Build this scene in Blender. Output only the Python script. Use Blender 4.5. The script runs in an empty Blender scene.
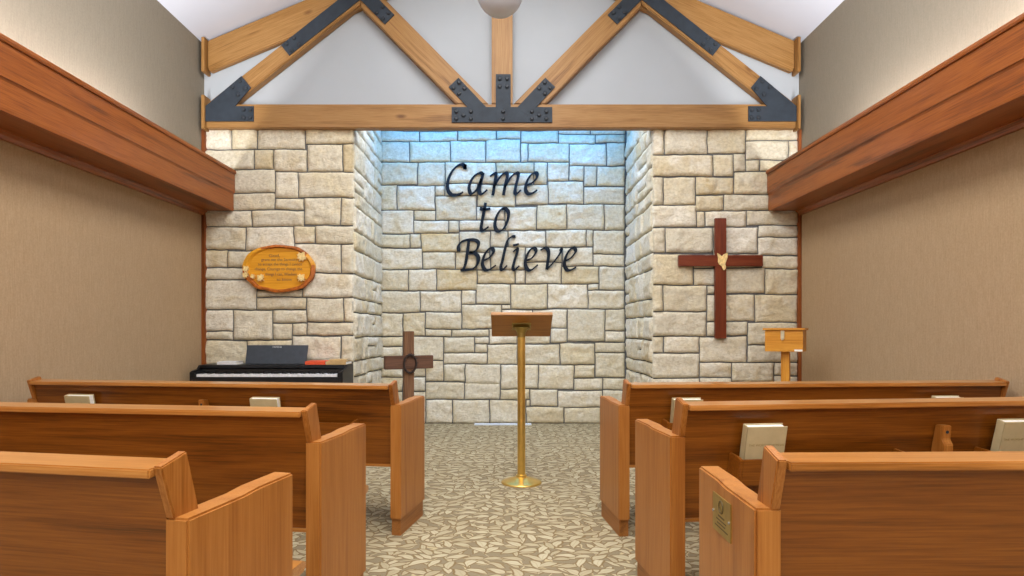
import bpy, bmesh, math, random
from mathutils import Vector, Matrix, noise

# ------------------------------------------------------------------ basics
COL = bpy.context.scene.collection
SC = bpy.context.scene
R = math.radians

def lin(h):
    h = h.lstrip('#')
    out = []
    for i in (0, 2, 4):
        c = int(h[i:i+2], 16) / 255.0
        out.append(c / 12.92 if c <= 0.04045 else ((c + 0.055) / 1.055) ** 2.4)
    return (out[0], out[1], out[2], 1.0)

def link(name, me, mat=None, parent=None):
    o = bpy.data.objects.new(name, me)
    COL.objects.link(o)
    if mat is not None:
        for m in (mat if isinstance(mat, (list, tuple)) else [mat]):
            me.materials.append(m)
    if parent is not None:
        o.parent = parent
    return o

def obj(name, bm, mat=None, parent=None, bevel=0.0, seg=2, smooth=False, recalc=True):
    if recalc:
        bmesh.ops.recalc_face_normals(bm, faces=bm.faces)
    if bevel > 0:
        ed = [e for e in bm.edges if len(e.link_faces) == 2 and e.calc_face_angle(0) > R(28)]
        bmesh.ops.bevel(bm, geom=ed, offset=bevel, segments=seg, affect='EDGES', clamp_overlap=True)
    me = bpy.data.meshes.new(name)
    bm.to_mesh(me)
    bm.free()
    if smooth:
        for p in me.polygons:
            p.use_smooth = True
    return link(name, me, mat, parent)

def tag(o, label=None, cat=None, group=None, kind=None):
    if label: o['label'] = label
    if cat: o['category'] = cat
    if group: o['group'] = group
    if kind: o['kind'] = kind
    return o

def thing(name, label, cat, loc=(0, 0, 0), rotz=0.0, group=None):
    o = bpy.data.objects.new(name, None)
    o.empty_display_size = 0.1
    COL.objects.link(o)
    o.location = loc
    o.rotation_euler = (0, 0, rotz)
    return tag(o, label, cat, group)

def struct(name, bm, mat, **k):
    return tag(obj(name, bm, mat, **k), kind='structure')

def box(bm, x0, x1, y0, y1, z0, z1):
    v = [bm.verts.new((x, y, z)) for x in (x0, x1) for y in (y0, y1) for z in (z0, z1)]
    for f in ((0, 1, 3, 2), (4, 6, 7, 5), (0, 4, 5, 1), (2, 3, 7, 6), (0, 2, 6, 4), (1, 5, 7, 3)):
        bm.faces.new([v[i] for i in f])
    return v

def prism(bm, pts, a0, a1, axis='x'):
    """extrude a 2D outline: axis x -> pts are (y,z); axis y -> pts are (x,z); axis z -> pts are (x,y)"""
    def P(p, a):
        if axis == 'x': return (a, p[0], p[1])
        if axis == 'y': return (p[0], a, p[1])
        return (p[0], p[1], a)
    A = [bm.verts.new(P(p, a0)) for p in pts]
    B = [bm.verts.new(P(p, a1)) for p in pts]
    n = len(pts)
    bm.faces.new(A)
    bm.faces.new(B[::-1])
    for i in range(n):
        bm.faces.new((A[i], A[(i+1) % n], B[(i+1) % n], B[i]))

def lathe(bm, prof, c=(0, 0, 0), n=32, cap=True):
    rings = []
    for r, z in prof:
        rings.append([bm.verts.new((c[0] + r*math.cos(2*math.pi*i/n), c[1] + r*math.sin(2*math.pi*i/n), c[2] + z)) for i in range(n)])
    for a, b in zip(rings, rings[1:]):
        for i in range(n):
            bm.faces.new((a[i], a[(i+1) % n], b[(i+1) % n], b[i]))
    if cap:
        bm.faces.new(rings[0][::-1])
        bm.faces.new(rings[-1])

def tube(bm, pts, r, n=8, closed=False):
    pts = [Vector(p) for p in pts]
    m = len(pts)
    rings = []
    ref = Vector((0.3, 0.9, 0.2)).normalized()
    for i, p in enumerate(pts):
        a = pts[(i-1) % m] if (closed or i > 0) else p
        b = pts[(i+1) % m] if (closed or i < m-1) else p
        t = (b - a).normalized()
        u = t.cross(ref)
        if u.length < 1e-4: u = t.cross(Vector((1, 0, 0)))
        u.normalize()
        w = t.cross(u)
        rings.append([bm.verts.new(p + r*(u*math.cos(2*math.pi*k/n) + w*math.sin(2*math.pi*k/n))) for k in range(n)])
    pairs = list(zip(rings, rings[1:])) + ([(rings[-1], rings[0])] if closed else [])
    for a, b in pairs:
        for k in range(n):
            bm.faces.new((a[k], a[(k+1) % n], b[(k+1) % n], b[k]))
    if not closed:
        bm.faces.new(rings[0][::-1]); bm.faces.new(rings[-1])

# ------------------------------------------------------------------ materials
class NT:
    def __init__(s, name):
        s.m = bpy.data.materials.new(name)
        s.m.use_nodes = True
        s.t = s.m.node_tree
        s.b = s.t.nodes['Principled BSDF']
    def n(s, typ, **k):
        d = s.t.nodes.new(typ)
        for a, v in k.items():
            if a.startswith('_'): d.inputs[a[1:].replace('_', ' ')].default_value = v
            else: setattr(d, a, v)
        return d
    def l(s, a, b): s.t.links.new(a, b)
    def coord(s, which='Object', scale=(1, 1, 1), rnd=True):
        tc = s.n('ShaderNodeTexCoord')
        mp = s.n('ShaderNodeMapping')
        mp.inputs['Scale'].default_value = scale
        if rnd:
            oi = s.n('ShaderNodeObjectInfo')
            ml = s.n('ShaderNodeMath', operation='MULTIPLY'); ml.inputs[1].default_value = 7.3
            s.l(oi.outputs['Random'], ml.inputs[0])
            ad = s.n('ShaderNodeVectorMath', operation='ADD')
            s.l(tc.outputs[which], ad.inputs[0]); s.l(ml.outputs[0], ad.inputs[1])
            s.l(ad.outputs[0], mp.inputs['Vector'])
        else:
            s.l(tc.outputs[which], mp.inputs['Vector'])
        return mp.outputs[0]
    def noise(s, vec, scale, detail=4, rough=0.55, dist=0.0):
        d = s.n('ShaderNodeTexNoise')
        d.inputs['Scale'].default_value = scale
        d.inputs['Detail'].default_value = detail
        d.inputs['Roughness'].default_value = rough
        d.inputs['Distortion'].default_value = dist
        s.l(vec, d.inputs['Vector'])
        return d.outputs['Fac']
    def ramp(s, fac, stops):
        d = s.n('ShaderNodeValToRGB')
        e = d.color_ramp.elements
        while len(e) < len(stops): e.new(0.5)
        for i, (p, c) in enumerate(stops):
            e[i].position = p
            e[i].color = c if not isinstance(c, str) else lin(c)
        s.l(fac, d.inputs[0])
        return d.outputs[0]
    def mix(s, fac, a, b, mode='MIX'):
        d = s.n('ShaderNodeMix', data_type='RGBA', blend_type=mode)
        for sock, v in ((d.inputs[0], fac), (d.inputs[6], a), (d.inputs[7], b)):
            if hasattr(v, 'is_output'): s.l(v, sock)
            elif isinstance(v, str): sock.default_value = lin(v)
            else: sock.default_value = v
        return d.outputs[2]
    def math(s, op, a, b=0.0, c=0.0):
        d = s.n('ShaderNodeMath', operation=op)
        for i, v in enumerate((a, b, c)):
            if hasattr(v, 'is_output'): s.l(v, d.inputs[i])
            else: d.inputs[i].default_value = v
        return d.outputs[0]
    def color(s, c):
        if hasattr(c, 'is_output'): s.l(c, s.b.inputs['Base Color'])
        else: s.b.inputs['Base Color'].default_value = lin(c) if isinstance(c, str) else c
    def bump(s, h, strength=0.3, dist=0.01):
        d = s.n('ShaderNodeBump')
        d.inputs['Strength'].default_value = strength
        d.inputs['Distance'].default_value = dist
        s.l(h, d.inputs['Height'])
        s.l(d.outputs[0], s.b.inputs['Normal'])
    def set(s, rough=0.5, metal=0.0, spec=0.5, coat=0.0, coat_rough=0.1):
        s.b.inputs['Roughness'].default_value = rough
        s.b.inputs['Metallic'].default_value = metal
        s.b.inputs['Specular IOR Level'].default_value = spec
        s.b.inputs['Coat Weight'].default_value = coat
        s.b.inputs['Coat Roughness'].default_value = coat_rough
        return s.m

def plain(name, c, rough=0.5, metal=0.0, spec=0.5, vary=0.06, scale=30):
    t = NT(name)
    v = t.coord('Object')
    f = t.noise(v, scale, 3)
    l = lin(c)
    d = tuple(max(0, x*(1-vary*2)) for x in l[:3]) + (1,)
    u = tuple(min(1, x*(1+vary*2)) for x in l[:3]) + (1,)
    t.color(t.ramp(f, [(0.3, d), (0.7, u)]))
    return t.set(rough, metal, spec)

def wood(name, light, mid, dark, axis='x', rough=0.38, coat=0.15, fine=1.0, knots=False, fig=1.0):
    t = NT(name)
    k = {'x': (0.07, 1, 1), 'y': (1, 0.07, 1), 'z': (1, 1, 0.07)}[axis]
    v = t.coord('Object', k)
    big = t.noise(v, 11*fig, 4, 0.5, 0.6)
    # cathedral figure: repeated contour lines of a smooth field
    c = t.math('MULTIPLY', big, 16.0)
    c = t.math('SINE', c)
    c = t.math('MULTIPLY_ADD', c, 0.5, 0.5)
    k2 = tuple(0.025 if a < 0.5 else 1 for a in k)
    v2 = t.coord('Object', k2)
    fin = t.noise(v2, 190*fine, 4, 0.65)
    g = t.math('MULTIPLY', c, 0.15)
    g = t.math('MULTIPLY_ADD', fin, 0.60, g)
    g = t.math('MULTIPLY_ADD', big, 0.26, g)
    col = t.ramp(g, [(0.34, dark), (0.50, mid), (0.68, light)])
    if knots:
        vo = t.n('ShaderNodeTexVoronoi', feature='F1')
        vo.inputs['Scale'].default_value = 1.0
        kk = {'x': (1.6, 4, 4), 'y': (4, 1.6, 4), 'z': (4, 4, 1.6)}[axis]
        t.l(t.coord('Object', kk), vo.inputs['Vector'])
        kn = t.ramp(vo.outputs['Distance'], [(0.03, (1, 1, 1, 1)), (0.10, (0, 0, 0, 1))])
        col = t.mix(kn, col, dark)
    t.color(col)
    t.bump(fin, 0.05, 0.002)
    return t.set(rough, 0, 0.4, coat, 0.18)

M = {}
# pews: quarter-sawn oak, honey brown; backs darker, end panels pinker and lighter
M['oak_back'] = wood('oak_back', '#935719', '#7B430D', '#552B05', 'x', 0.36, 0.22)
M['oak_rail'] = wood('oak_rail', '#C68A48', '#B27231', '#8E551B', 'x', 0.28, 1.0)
M['oak_end'] = wood('oak_end', '#B27638', '#A5682B', '#92561F', 'z', 0.42, 0.12)
M['oak_post'] = wood('oak_post', '#B27537', '#985B20', '#723C0B', 'z', 0.36, 0.2)
M['oak_kick'] = wood('oak_kick', '#A86F38', '#96602C', '#7A4A1E', 'y', 0.5, 0.0)
M['cornice'] = wood('cornice_wood', '#A05B22', '#8A4811', '#5C2D07', 'y', 0.36, 0.2)
M['trim'] = wood('trim_wood', '#9A5628', '#85461A', '#60300E', 'z', 0.45, 0.1)
M['fir_x'] = wood('fir_along', '#A27A48', '#8C6432', '#654018', 'x', 0.5, 0.05, knots=True)
M['fir_z'] = wood('fir_upright', '#A27A48', '#8C6432', '#654018', 'z', 0.5, 0.05)
M['mahogany'] = wood('mahogany_z', '#7C3A20', '#692A14', '#4E1C0C', 'z', 0.35, 0.2)
M['mahogany_x'] = wood('mahogany_x', '#7C3A20', '#692A14', '#4E1C0C', 'x', 0.35, 0.2)
M['barn'] = wood('weathered_z', '#8A6446', '#6E4C34', '#48301F', 'z', 0.7, 0.0)
M['barn_x'] = wood('weathered_x', '#74523F', '#5C3F30', '#3C281D', 'x', 0.7, 0.0)
M['pine_x'] = wood('pine_x', '#DC9F3E', '#C98424', '#A05F14', 'x', 0.45, 0.1, fig=0.6)
M['pine_z'] = wood('pine_z', '#DC9F3E', '#C98424', '#A05F14', 'z', 0.45, 0.1)
M['lectern_wood'] = wood('lectern_wood', '#B27A32', '#98641F', '#74490F', 'x', 0.4, 0.15)
M['plaque_wood'] = wood('plaque_wood', '#E6A834', '#D8951F', '#B87414', 'x', 0.4, 0.15, fig=0.5)
M['plaque_rim'] = plain('plaque_bark', '#AE5F1B', 0.6, vary=0.25, scale=25)
M['leaf_wood'] = plain('leaf_wood', '#E9CC8C', 0.6, vary=0.12, scale=60)
M['steel'] = plain('dark_steel', '#2E3640', 0.6, 0.1, 0.3, 0.08, 14)
M['bolt'] = plain('bolt_steel', '#272E37', 0.55, 0.15)
M['letter'] = plain('letter_metal', '#101B27', 0.7, 0.0, 0.25, 0.15, 20)
M['brass'] = plain('brass', '#E2BC66', 0.30, 0.85, vary=0.06, scale=12)
M['brass_dull'] = plain('brass_plate', '#A89050', 0.4, 0.7)
M['engrave'] = plain('engraving', '#5A4A24', 0.6)
M['black'] = plain('piano_black', '#17181B', 0.4)
M['rest'] = plain('music_rest_black', '#39414B', 0.45)
M['white_key'] = plain('white_keys', '#E4E6EA', 0.3)
M['black_key'] = plain('black_keys', '#101114', 0.3)
M['silver_print'] = plain('silver_print', '#C8CCD0', 0.4)
M['cover'] = plain('cream_cover', '#C0B088', 0.55, vary=0.03)
M['pages'] = plain('book_pages', '#F0EEE6', 0.8, vary=0.03, scale=80)
M['carved'] = plain('carved_text', '#8A6440', 0.7)
M['gilt'] = plain('faded_gilt', '#A08C5E', 0.6)
M['orange'] = plain('orange_cover', '#D8502A', 0.55)
M['tan_cover'] = plain('tan_cover', '#B99A68', 0.6)
M['paper'] = plain('paper', '#D9DADC', 0.8, vary=0.03)
M['white_label'] = plain('white_label', '#F2EEE6', 0.6, vary=0.02)
M['hasp'] = plain('hasp_metal', '#DDD3B4', 0.35, 0.5)
M['vent'] = plain('vent_white', '#D8E2EE', 0.5, vary=0.02)
M['globe'] = plain('globe_glass', '#BCC0CC', 0.25, vary=0.02, scale=4)
M['nickel'] = plain('nickel', '#A9ABB0', 0.3, 0.9)
M['vine'] = plain('vine_dark', '#2F211C', 0.7, vary=0.3)
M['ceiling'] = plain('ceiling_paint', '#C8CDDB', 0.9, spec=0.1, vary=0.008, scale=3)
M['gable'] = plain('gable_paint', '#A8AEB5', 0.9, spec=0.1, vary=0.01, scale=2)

def wallpaper(name, a, b, vert=(60, 60, 4)):
    t = NT(name)
    v = t.coord('Object', vert, rnd=False)
    f = t.noise(v, 3.0, 4, 0.65)
    g = t.noise(t.coord('Object', (1, 1, 1), rnd=False), 90, 3)
    h = t.math('MULTIPLY_ADD', g, 0.45, t.math('MULTIPLY', f, 0.6))
    t.color(t.ramp(h, [(0.35, a), (0.72, b)]))
    t.bump(h, 0.12, 0.003)
    return t.set(0.85, 0, 0.15)
M['wall_low'] = wallpaper('wallcovering_tan', '#A08767', '#B69D7F')
M['wall_up'] = wallpaper('wallcovering_taupe', '#847D6F', '#938B7D')
M['floor_rear'] = plain('rear_paint', '#B0A48F', 0.9)

def stone_mat():
    t = NT('limestone')
    at = t.n('ShaderNodeAttribute'); at.attribute_name = 'tint'
    sep = t.n('ShaderNodeSeparateColor'); t.l(at.outputs['Color'], sep.inputs[0])
    v = t.coord('Object', (1, 1, 1), rnd=False)
    n1 = t.noise(v, 7, 5, 0.6, 0.6)
    n2 = t.noise(v, 38, 4, 0.6)
    n3 = t.noise(t.coord('Object', (1, 1, 2.6), rnd=False), 5.5, 5, 0.65, 1.2)
    base = t.mix(sep.outputs[0], '#DED7C3', '#F3EEE0')
    warm = t.mix(sep.outputs[1], '#E3D8BB', '#D6C49C')
    k = t.math('MULTIPLY_ADD', sep.outputs[2], 0.30, t.math('MULTIPLY', n1, 1.0))
    kf = t.ramp(k, [(0.52, (0, 0, 0, 1)), (0.82, (1, 1, 1, 1))])
    col = t.mix(kf, base, warm)
    rust = t.ramp(n3, [(0.60, (0, 0, 0, 1)), (0.78, (0.75, 0.75, 0.75, 1))])
    rust = t.math('MULTIPLY', rust, sep.outputs[1])
    col = t.mix(rust, col, '#BE9A62')
    sp = t.ramp(n2, [(0.34, (0.84, 0.83, 0.81, 1)), (0.58, (1, 1, 1, 1))])
    col = t.mix(1.0, col, sp, 'MULTIPLY')
    vein = t.noise(t.coord('Object', (1.0, 1.0, 2.2), rnd=False), 16, 6, 0.7, 2.0)
    vf = t.ramp(vein, [(0.50, (0, 0, 0, 1)), (0.68, (0.55, 0.55, 0.55, 1))])
    col = t.mix(vf, col, '#C2B08A')
    t.color(col)
    h = t.math('MULTIPLY_ADD', n2, 0.35, n1)
    h = t.math('MULTIPLY_ADD', vein, 0.8, h)
    t.bump(h, 0.8, 0.02)
    return t.set(0.9, 0, 0.15)
M['stone'] = stone_mat()
M['mortar'] = plain('mortar', '#6A6B6C', 0.95, spec=0.1, vary=0.1, scale=40)

def carpet():
    t = NT('leaf_carpet')
    P = t.coord('Object', (1, 1, 1), rnd=False)
    # slightly wavy coordinates so that the leaves bend
    wn = t.n('ShaderNodeTexNoise'); wn.inputs['Scale'].default_value = 9; t.l(P, wn.inputs['Vector'])
    w0 = t.n('ShaderNodeVectorMath', operation='SUBTRACT'); t.l(wn.outputs['Color'], w0.inputs[0]); w0.inputs[1].default_value = (.5, .5, .5)
    w1 = t.n('ShaderNodeVectorMath', operation='SCALE'); t.l(w0.outputs[0], w1.inputs[0]); w1.inputs['Scale'].default_value = 0.05
    w2 = t.n('ShaderNodeVectorMath', operation='ADD'); t.l(P, w2.inputs[0]); t.l(w1.outputs[0], w2.inputs[1])
    Pw = w2.outputs[0]
    def layer(off, scale, L, W):
        mp = t.n('ShaderNodeMapping'); mp.inputs['Location'].default_value = off; t.l(Pw, mp.inputs['Vector'])
        vo = t.n('ShaderNodeTexVoronoi', voronoi_dimensions='2D', feature='F1')
        vo.inputs['Scale'].default_value = scale
        vo.inputs['Randomness'].default_value = 0.5
        t.l(mp.outputs[0], vo.inputs['Vector'])
        d = t.n('ShaderNodeVectorMath', operation='SUBTRACT')
        t.l(mp.outputs[0], d.inputs[0]); t.l(vo.outputs['Position'], d.inputs[1])
        sc = t.n('ShaderNodeSeparateColor'); t.l(vo.outputs['Color'], sc.inputs[0])
        ang = t.math('MULTIPLY_ADD', sc.outputs[0], 2.6, -1.3)
        rot = t.n('ShaderNodeVectorRotate', rotation_type='Z_AXIS')
        t.l(d.outputs[0], rot.inputs['Vector']); t.l(ang, rot.inputs['Angle'])
        xy = t.n('ShaderNodeSeparateXYZ'); t.l(rot.outputs[0], xy.inputs[0])
        u = t.math('DIVIDE', xy.outputs[0], L)
        u2 = t.math('MULTIPLY', u, u)
        bend = t.math('MULTIPLY_ADD', u2, W*0.5, xy.outputs[1])
        bend = t.math('SUBTRACT', bend, W*0.2)
        wid = t.math('SUBTRACT', 1.0, u2)
        skew = t.math('MULTIPLY_ADD', u, 0.35, 1.0)
        wid = t.math('MULTIPLY', t.math('MULTIPLY', wid, skew), W)
        inside = t.math('SUBTRACT', wid, t.math('ABSOLUTE', bend))
        vein = t.math('ABSOLUTE', bend)
        return inside, vein, sc.outputs[1]
    def sharp(x, a, b):
        mr = t.n('ShaderNodeMapRange'); mr.inputs['From Min'].default_value = a; mr.inputs['From Max'].default_value = b
        t.l(x, mr.inputs['Value']); return mr.outputs[0]
    g = t.noise(P, 260, 2)
    ground = t.ramp(g, [(0.3, '#7F735B'), (0.7, '#93866C')])
    i1, v1, r1 = layer((0, 0, 0), 12.0, 0.053, 0.0195)
    i2, v2, r2 = layer((0.37, 0.81, 0), 13.5, 0.044, 0.0145)
    col = ground
    stem = t.noise(Pw, 5.5, 1)
    st = t.math('ABSOLUTE', t.math('SUBTRACT', stem, 0.5))
    col = t.mix(sharp(st, 0.012, 0.006), col, '#B9AA86')
    for i, v, r in ((i2, v2, r2), (i1, v1, r1)):
        leaf = t.mix(r, '#A99D7F', '#BFB598')
        col = t.mix(sharp(i, -0.008, -0.003), col, '#7E6846')
        col = t.mix(sharp(i, -0.001, 0.004), col, leaf)
        vm = t.math('MULTIPLY', sharp(v, 0.004, 0.001), sharp(i, 0.004, 0.009))
        col = t.mix(t.math('MULTIPLY', vm, 0.35), col, '#9A8A68')
    t.color(col)
    t.bump(g, 0.4, 0.004)
    return t.set(0.95, 0, 0.1)
M['carpet'] = carpet()

STONES_LEFT = [
    (-2.783,-2.524,2.702,2.954),(-2.524,-2.286,2.702,2.954),(-2.286,-1.848,2.702,2.954),(-1.848,-1.403,2.751,2.954),(-2.783,-2.317,2.516,2.702),
    (-2.317,-2.133,2.516,2.702),(-2.133,-1.833,2.495,2.702),(-1.833,-1.51,2.495,2.751),(-1.51,-1.403,2.495,2.751),(-2.783,-2.121,2.3,2.516),
    (-2.121,-1.908,2.255,2.495),(-1.908,-1.403,2.261,2.495),(-2.783,-2.121,2.147,2.3),(-2.121,-1.858,2.151,2.255),(-1.858,-1.527,2.011,2.261),
    (-1.527,-1.403,2.011,2.261),(-2.783,-2.342,1.992,2.147),(-2.342,-1.858,1.992,2.147),(-2.787,-2.397,1.783,1.994),(-2.397,-1.952,1.774,1.994),
    (-1.952,-1.76,1.838,1.999),(-1.76,-1.403,1.838,2.008),(-2.787,-2.558,1.623,1.783),(-2.558,-2.246,1.623,1.774),(-2.246,-1.952,1.554,1.774),
    (-1.952,-1.517,1.568,1.838),(-1.517,-1.403,1.568,1.838),(-2.787,-2.246,1.508,1.623),(-2.246,-1.875,1.417,1.554),(-2.787,-2.292,1.233,1.508),
    (-2.292,-1.875,1.348,1.417),(-1.875,-1.403,1.348,1.568),(-2.292,-1.833,1.233,1.348),(-1.833,-1.494,1.123,1.348),(-1.494,-1.403,1.123,1.348),
    (-2.787,-2.507,1.036,1.233),(-2.507,-2.145,0.958,1.233),(-2.145,-1.833,1.114,1.233),(-2.787,-2.507,0.954,1.036),(-2.145,-1.971,0.958,1.114),
    (-1.971,-1.833,0.995,1.114),(-1.833,-1.403,1,1.123),(-2.787,-2.379,0.729,0.954),(-2.379,-1.971,0.83,0.958),(-1.971,-1.526,0.757,0.995),
    (-1.526,-1.403,0.757,1),(-2.379,-1.971,0.592,0.83),(-1.971,-1.623,0.592,0.757),(-1.623,-1.403,0.592,0.757),(-2.787,-2.379,0.482,0.729),
    (-2.379,-1.897,0.408,0.592),(-1.897,-1.403,0.372,0.592),(-2.787,-2.379,0.225,0.482),(-2.379,-1.897,0.207,0.408),(-1.897,-1.623,0.225,0.372),
    (-1.623,-1.403,0.225,0.372),(-2.787,-2.264,0,0.225),(-2.264,-1.897,0,0.207),(-1.897,-1.403,0,0.225),]
STONES_BACK = [
    (-1.427,-0.416,3.282,3.431),(-0.416,0.573,3.285,3.431),(-1.427,-0.983,3.164,3.282),(-0.983,-0.55,3.167,3.282),(-0.55,-0.118,3.173,3.285),
    (-0.118,0.154,3.191,3.285),(0.154,0.579,3.147,3.285),(0.579,0.932,3.246,3.431),(0.932,1.326,3.246,3.431),(0.579,0.992,3.139,3.246),
    (0.992,1.326,3.151,3.246),(-1.427,-1.094,2.932,3.164),(-1.094,-0.631,2.932,3.167),(-0.631,-0.236,2.932,3.173),(-0.236,0.152,2.932,3.191),
    (0.152,0.234,2.932,3.147),(0.234,0.693,2.937,3.147),(0.693,1.115,2.892,3.139),(1.115,1.326,2.892,3.151),(-1.427,-1.002,2.679,2.932),
    (-1.002,-0.696,2.668,2.932),(-0.696,-0.118,2.693,2.932),(-0.118,0.303,2.816,2.932),(0.303,0.453,2.681,2.932),(-0.118,0.303,2.682,2.816),
    (0.453,0.69,2.718,2.937),(0.693,0.865,2.722,2.892),(0.865,1.007,2.662,2.889),(1.007,1.326,2.662,2.889),(-1.427,-1.236,2.392,2.679),
    (-1.236,-0.805,2.392,2.668),(-0.805,-0.696,2.555,2.668),(-0.696,-0.331,2.555,2.693),(-0.803,-0.343,2.28,2.555),(-0.331,0.097,2.432,2.682),
    (0.097,0.461,2.454,2.681),(0.461,0.86,2.463,2.718),(0.86,1.326,2.462,2.656),(-1.427,-1.045,2.131,2.392),(-1.045,-0.803,2.277,2.392),
    (-1.045,-0.659,2.136,2.277),(-0.659,-0.539,2.145,2.277),(-0.343,-0.022,2.28,2.432),(-0.539,-0.022,2.168,2.28),(-0.022,0.333,2.168,2.432),
    (0.333,0.674,2.179,2.454),(0.674,1.09,2.173,2.462),(1.09,1.326,2.171,2.462),(-1.427,-1.09,1.976,2.128),(-1.09,-0.963,1.975,2.131),
    (-0.963,-0.539,1.926,2.14),(-0.539,-0.185,1.926,2.156),(-0.185,0.011,1.982,2.162),(0.011,0.436,1.977,2.164),(0.436,0.89,1.982,2.173),
    (0.89,0.966,1.982,2.173),(0.966,1.326,1.9,2.17),(-1.427,-0.955,1.728,1.971),(-0.955,-0.579,1.728,1.926),(-0.579,-0.337,1.726,1.926),
    (-0.337,-0.185,1.726,1.926),(-0.185,0.202,1.726,1.982),(0.202,0.616,1.812,1.977),(0.616,0.966,1.767,1.979),(0.966,1.326,1.763,1.898),
    (0.208,0.61,1.57,1.81),(0.093,0.208,1.57,1.726),(-0.337,0.093,1.569,1.726),(-1.427,-1.105,1.491,1.726),(-1.105,-0.791,1.491,1.726),
    (-0.791,-0.337,1.494,1.726),(0.61,1.03,1.568,1.763),(1.03,1.326,1.497,1.761),(0.91,1.03,1.496,1.567),(-1.427,-0.977,1.244,1.488),
    (-0.977,-0.508,1.25,1.488),(-0.508,-0.348,1.334,1.494),(-0.348,0.045,1.336,1.567),(0.045,0.456,1.284,1.567),(0.456,0.907,1.286,1.567),
    (0.907,1.326,1.284,1.495),(-0.508,-0.062,1.065,1.334),(-0.062,0.045,1.28,1.335),(-1.427,-1.168,0.98,1.241),(-1.168,-0.918,0.98,1.244),
    (-0.918,-0.508,1.061,1.249),(-0.918,-0.623,0.979,1.061),(-0.623,-0.2,0.979,1.061),(-0.062,0.286,1.069,1.278),(0.286,0.677,1.07,1.28),
    (-0.2,0.112,0.893,1.065),(0.112,0.489,0.896,1.067),(0.489,0.68,0.904,1.069),(0.68,1.103,0.92,1.283),(1.103,1.326,1.039,1.283),
    (1.103,1.326,0.915,1.039),(-1.427,-1.168,0.867,0.978),(-1.168,-0.71,0.711,0.977),(-0.71,-0.366,0.795,0.977),(-0.366,-0.202,0.897,0.977),
    (-0.366,-0.225,0.795,0.897),(-0.71,-0.225,0.668,0.795),(-0.225,0.118,0.661,0.89),(0.118,0.591,0.661,0.893),(0.591,0.986,0.661,0.901),
    (0.986,1.326,0.794,0.911),(0.986,1.326,0.514,0.794),(-1.427,-1.168,0.747,0.867),(-1.427,-1.168,0.52,0.747),(-1.168,-0.919,0.52,0.71),
    (-0.919,-0.71,0.466,0.71),(-1.427,-1.168,0.359,0.52),(-1.168,-0.919,0.359,0.52),(-0.71,-0.47,0.466,0.668),(-0.47,-0.073,0.443,0.666),
    (-0.073,0.353,0.387,0.66),(0.353,0.75,0.385,0.66),(0.75,0.983,0.509,0.66),(0.75,1.075,0.372,0.506),(1.075,1.326,0.376,0.511),
    (-0.919,-0.481,0.27,0.462),(-0.481,-0.075,0.27,0.455),(-0.075,0.258,0.268,0.387),(0.258,0.57,0.196,0.384),(0.57,1.075,0.182,0.37),
    (1.075,1.326,0.182,0.376),(-1.427,-1.168,0,0.357),(-1.168,-0.914,0,0.357),(-0.914,-0.614,0,0.268),(-0.614,-0.193,0,0.268),(-0.193,0.213,0,0.268),
    (0.213,0.258,0.193,0.268),(0.213,0.64,0,0.193),(0.64,1.05,0,0.182),(1.05,1.326,0,0.181),]
STONES_RIGHT = [
    (1.333,1.441,2.654,2.954),(1.441,1.834,2.658,2.954),(1.834,2.186,2.665,2.954),(2.186,2.668,2.783,2.954),(2.186,2.575,2.607,2.783),
    (2.575,2.668,2.607,2.783),(2.186,2.316,2.503,2.607),(2.316,2.668,2.503,2.607),(1.333,1.884,2.453,2.654),(1.884,2.072,2.46,2.66),
    (2.072,2.186,2.503,2.665),(1.333,1.43,2.197,2.449),(1.43,1.728,2.197,2.449),(1.728,2.078,2.286,2.453),(2.078,2.668,2.29,2.503),
    (1.728,1.985,2.141,2.282),(1.985,2.668,2.141,2.29),(1.333,1.737,1.99,2.197),(1.737,1.813,1.99,2.141),(1.813,2.192,1.994,2.141),
    (2.192,2.668,2.006,2.141),(1.333,1.451,1.756,1.986),(1.451,1.884,1.756,1.986),(1.884,1.933,1.733,1.99),(1.933,2.302,1.75,1.994),
    (2.302,2.668,1.899,2.006),(2.302,2.668,1.733,1.899),(1.333,1.712,1.464,1.747),(1.712,1.897,1.621,1.747),(1.897,2.337,1.618,1.747),
    (2.337,2.667,1.607,1.731),(1.712,1.907,1.46,1.621),(1.907,2.365,1.385,1.618),(2.365,2.667,1.377,1.607),(1.333,1.43,1.221,1.464),
    (1.43,1.829,1.221,1.464),(1.829,1.907,1.38,1.46),(1.829,2.267,1.128,1.38),(2.267,2.667,1.117,1.377),(1.333,1.829,0.992,1.221),
    (1.829,2.205,0.995,1.128),(2.205,2.667,0.913,1.117),(1.333,1.439,0.839,0.992),(1.439,1.76,0.839,0.992),(1.76,2.2,0.754,0.992),
    (2.205,2.667,0.757,0.913),(1.333,1.763,0.607,0.839),(1.763,2.058,0.61,0.754),(2.058,2.445,0.573,0.757),(2.445,2.667,0.633,0.757),
    (2.445,2.667,0.454,0.633),(1.333,1.769,0.408,0.607),(1.769,2.058,0.39,0.61),(2.058,2.445,0.372,0.573),(2.445,2.667,0.225,0.454),
    (1.333,1.677,0.207,0.408),(1.677,2.058,0.207,0.39),(2.058,2.445,0.188,0.372),(1.333,1.769,0,0.207),(1.769,2.445,0,0.207),(2.445,2.667,0,0.225),]
# ------------------------------------------------------------------ the room
XL, XR = -2.78, 2.68          # side walls
YF, YA, YB = 5.50, 6.74, -3.0  # stone front, alcove back, rear wall
RX = -0.05                    # ridge
ZE, ZR = 3.67, 4.82           # eave and ridge height
AX0, AX1 = -1.403, 1.333      # alcove

bm = bmesh.new(); box(bm, XL-0.1, XR+0.1, YB-0.1, YA+0.2, -0.1, 0.0)
struct('floor', bm, M['carpet'])

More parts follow.
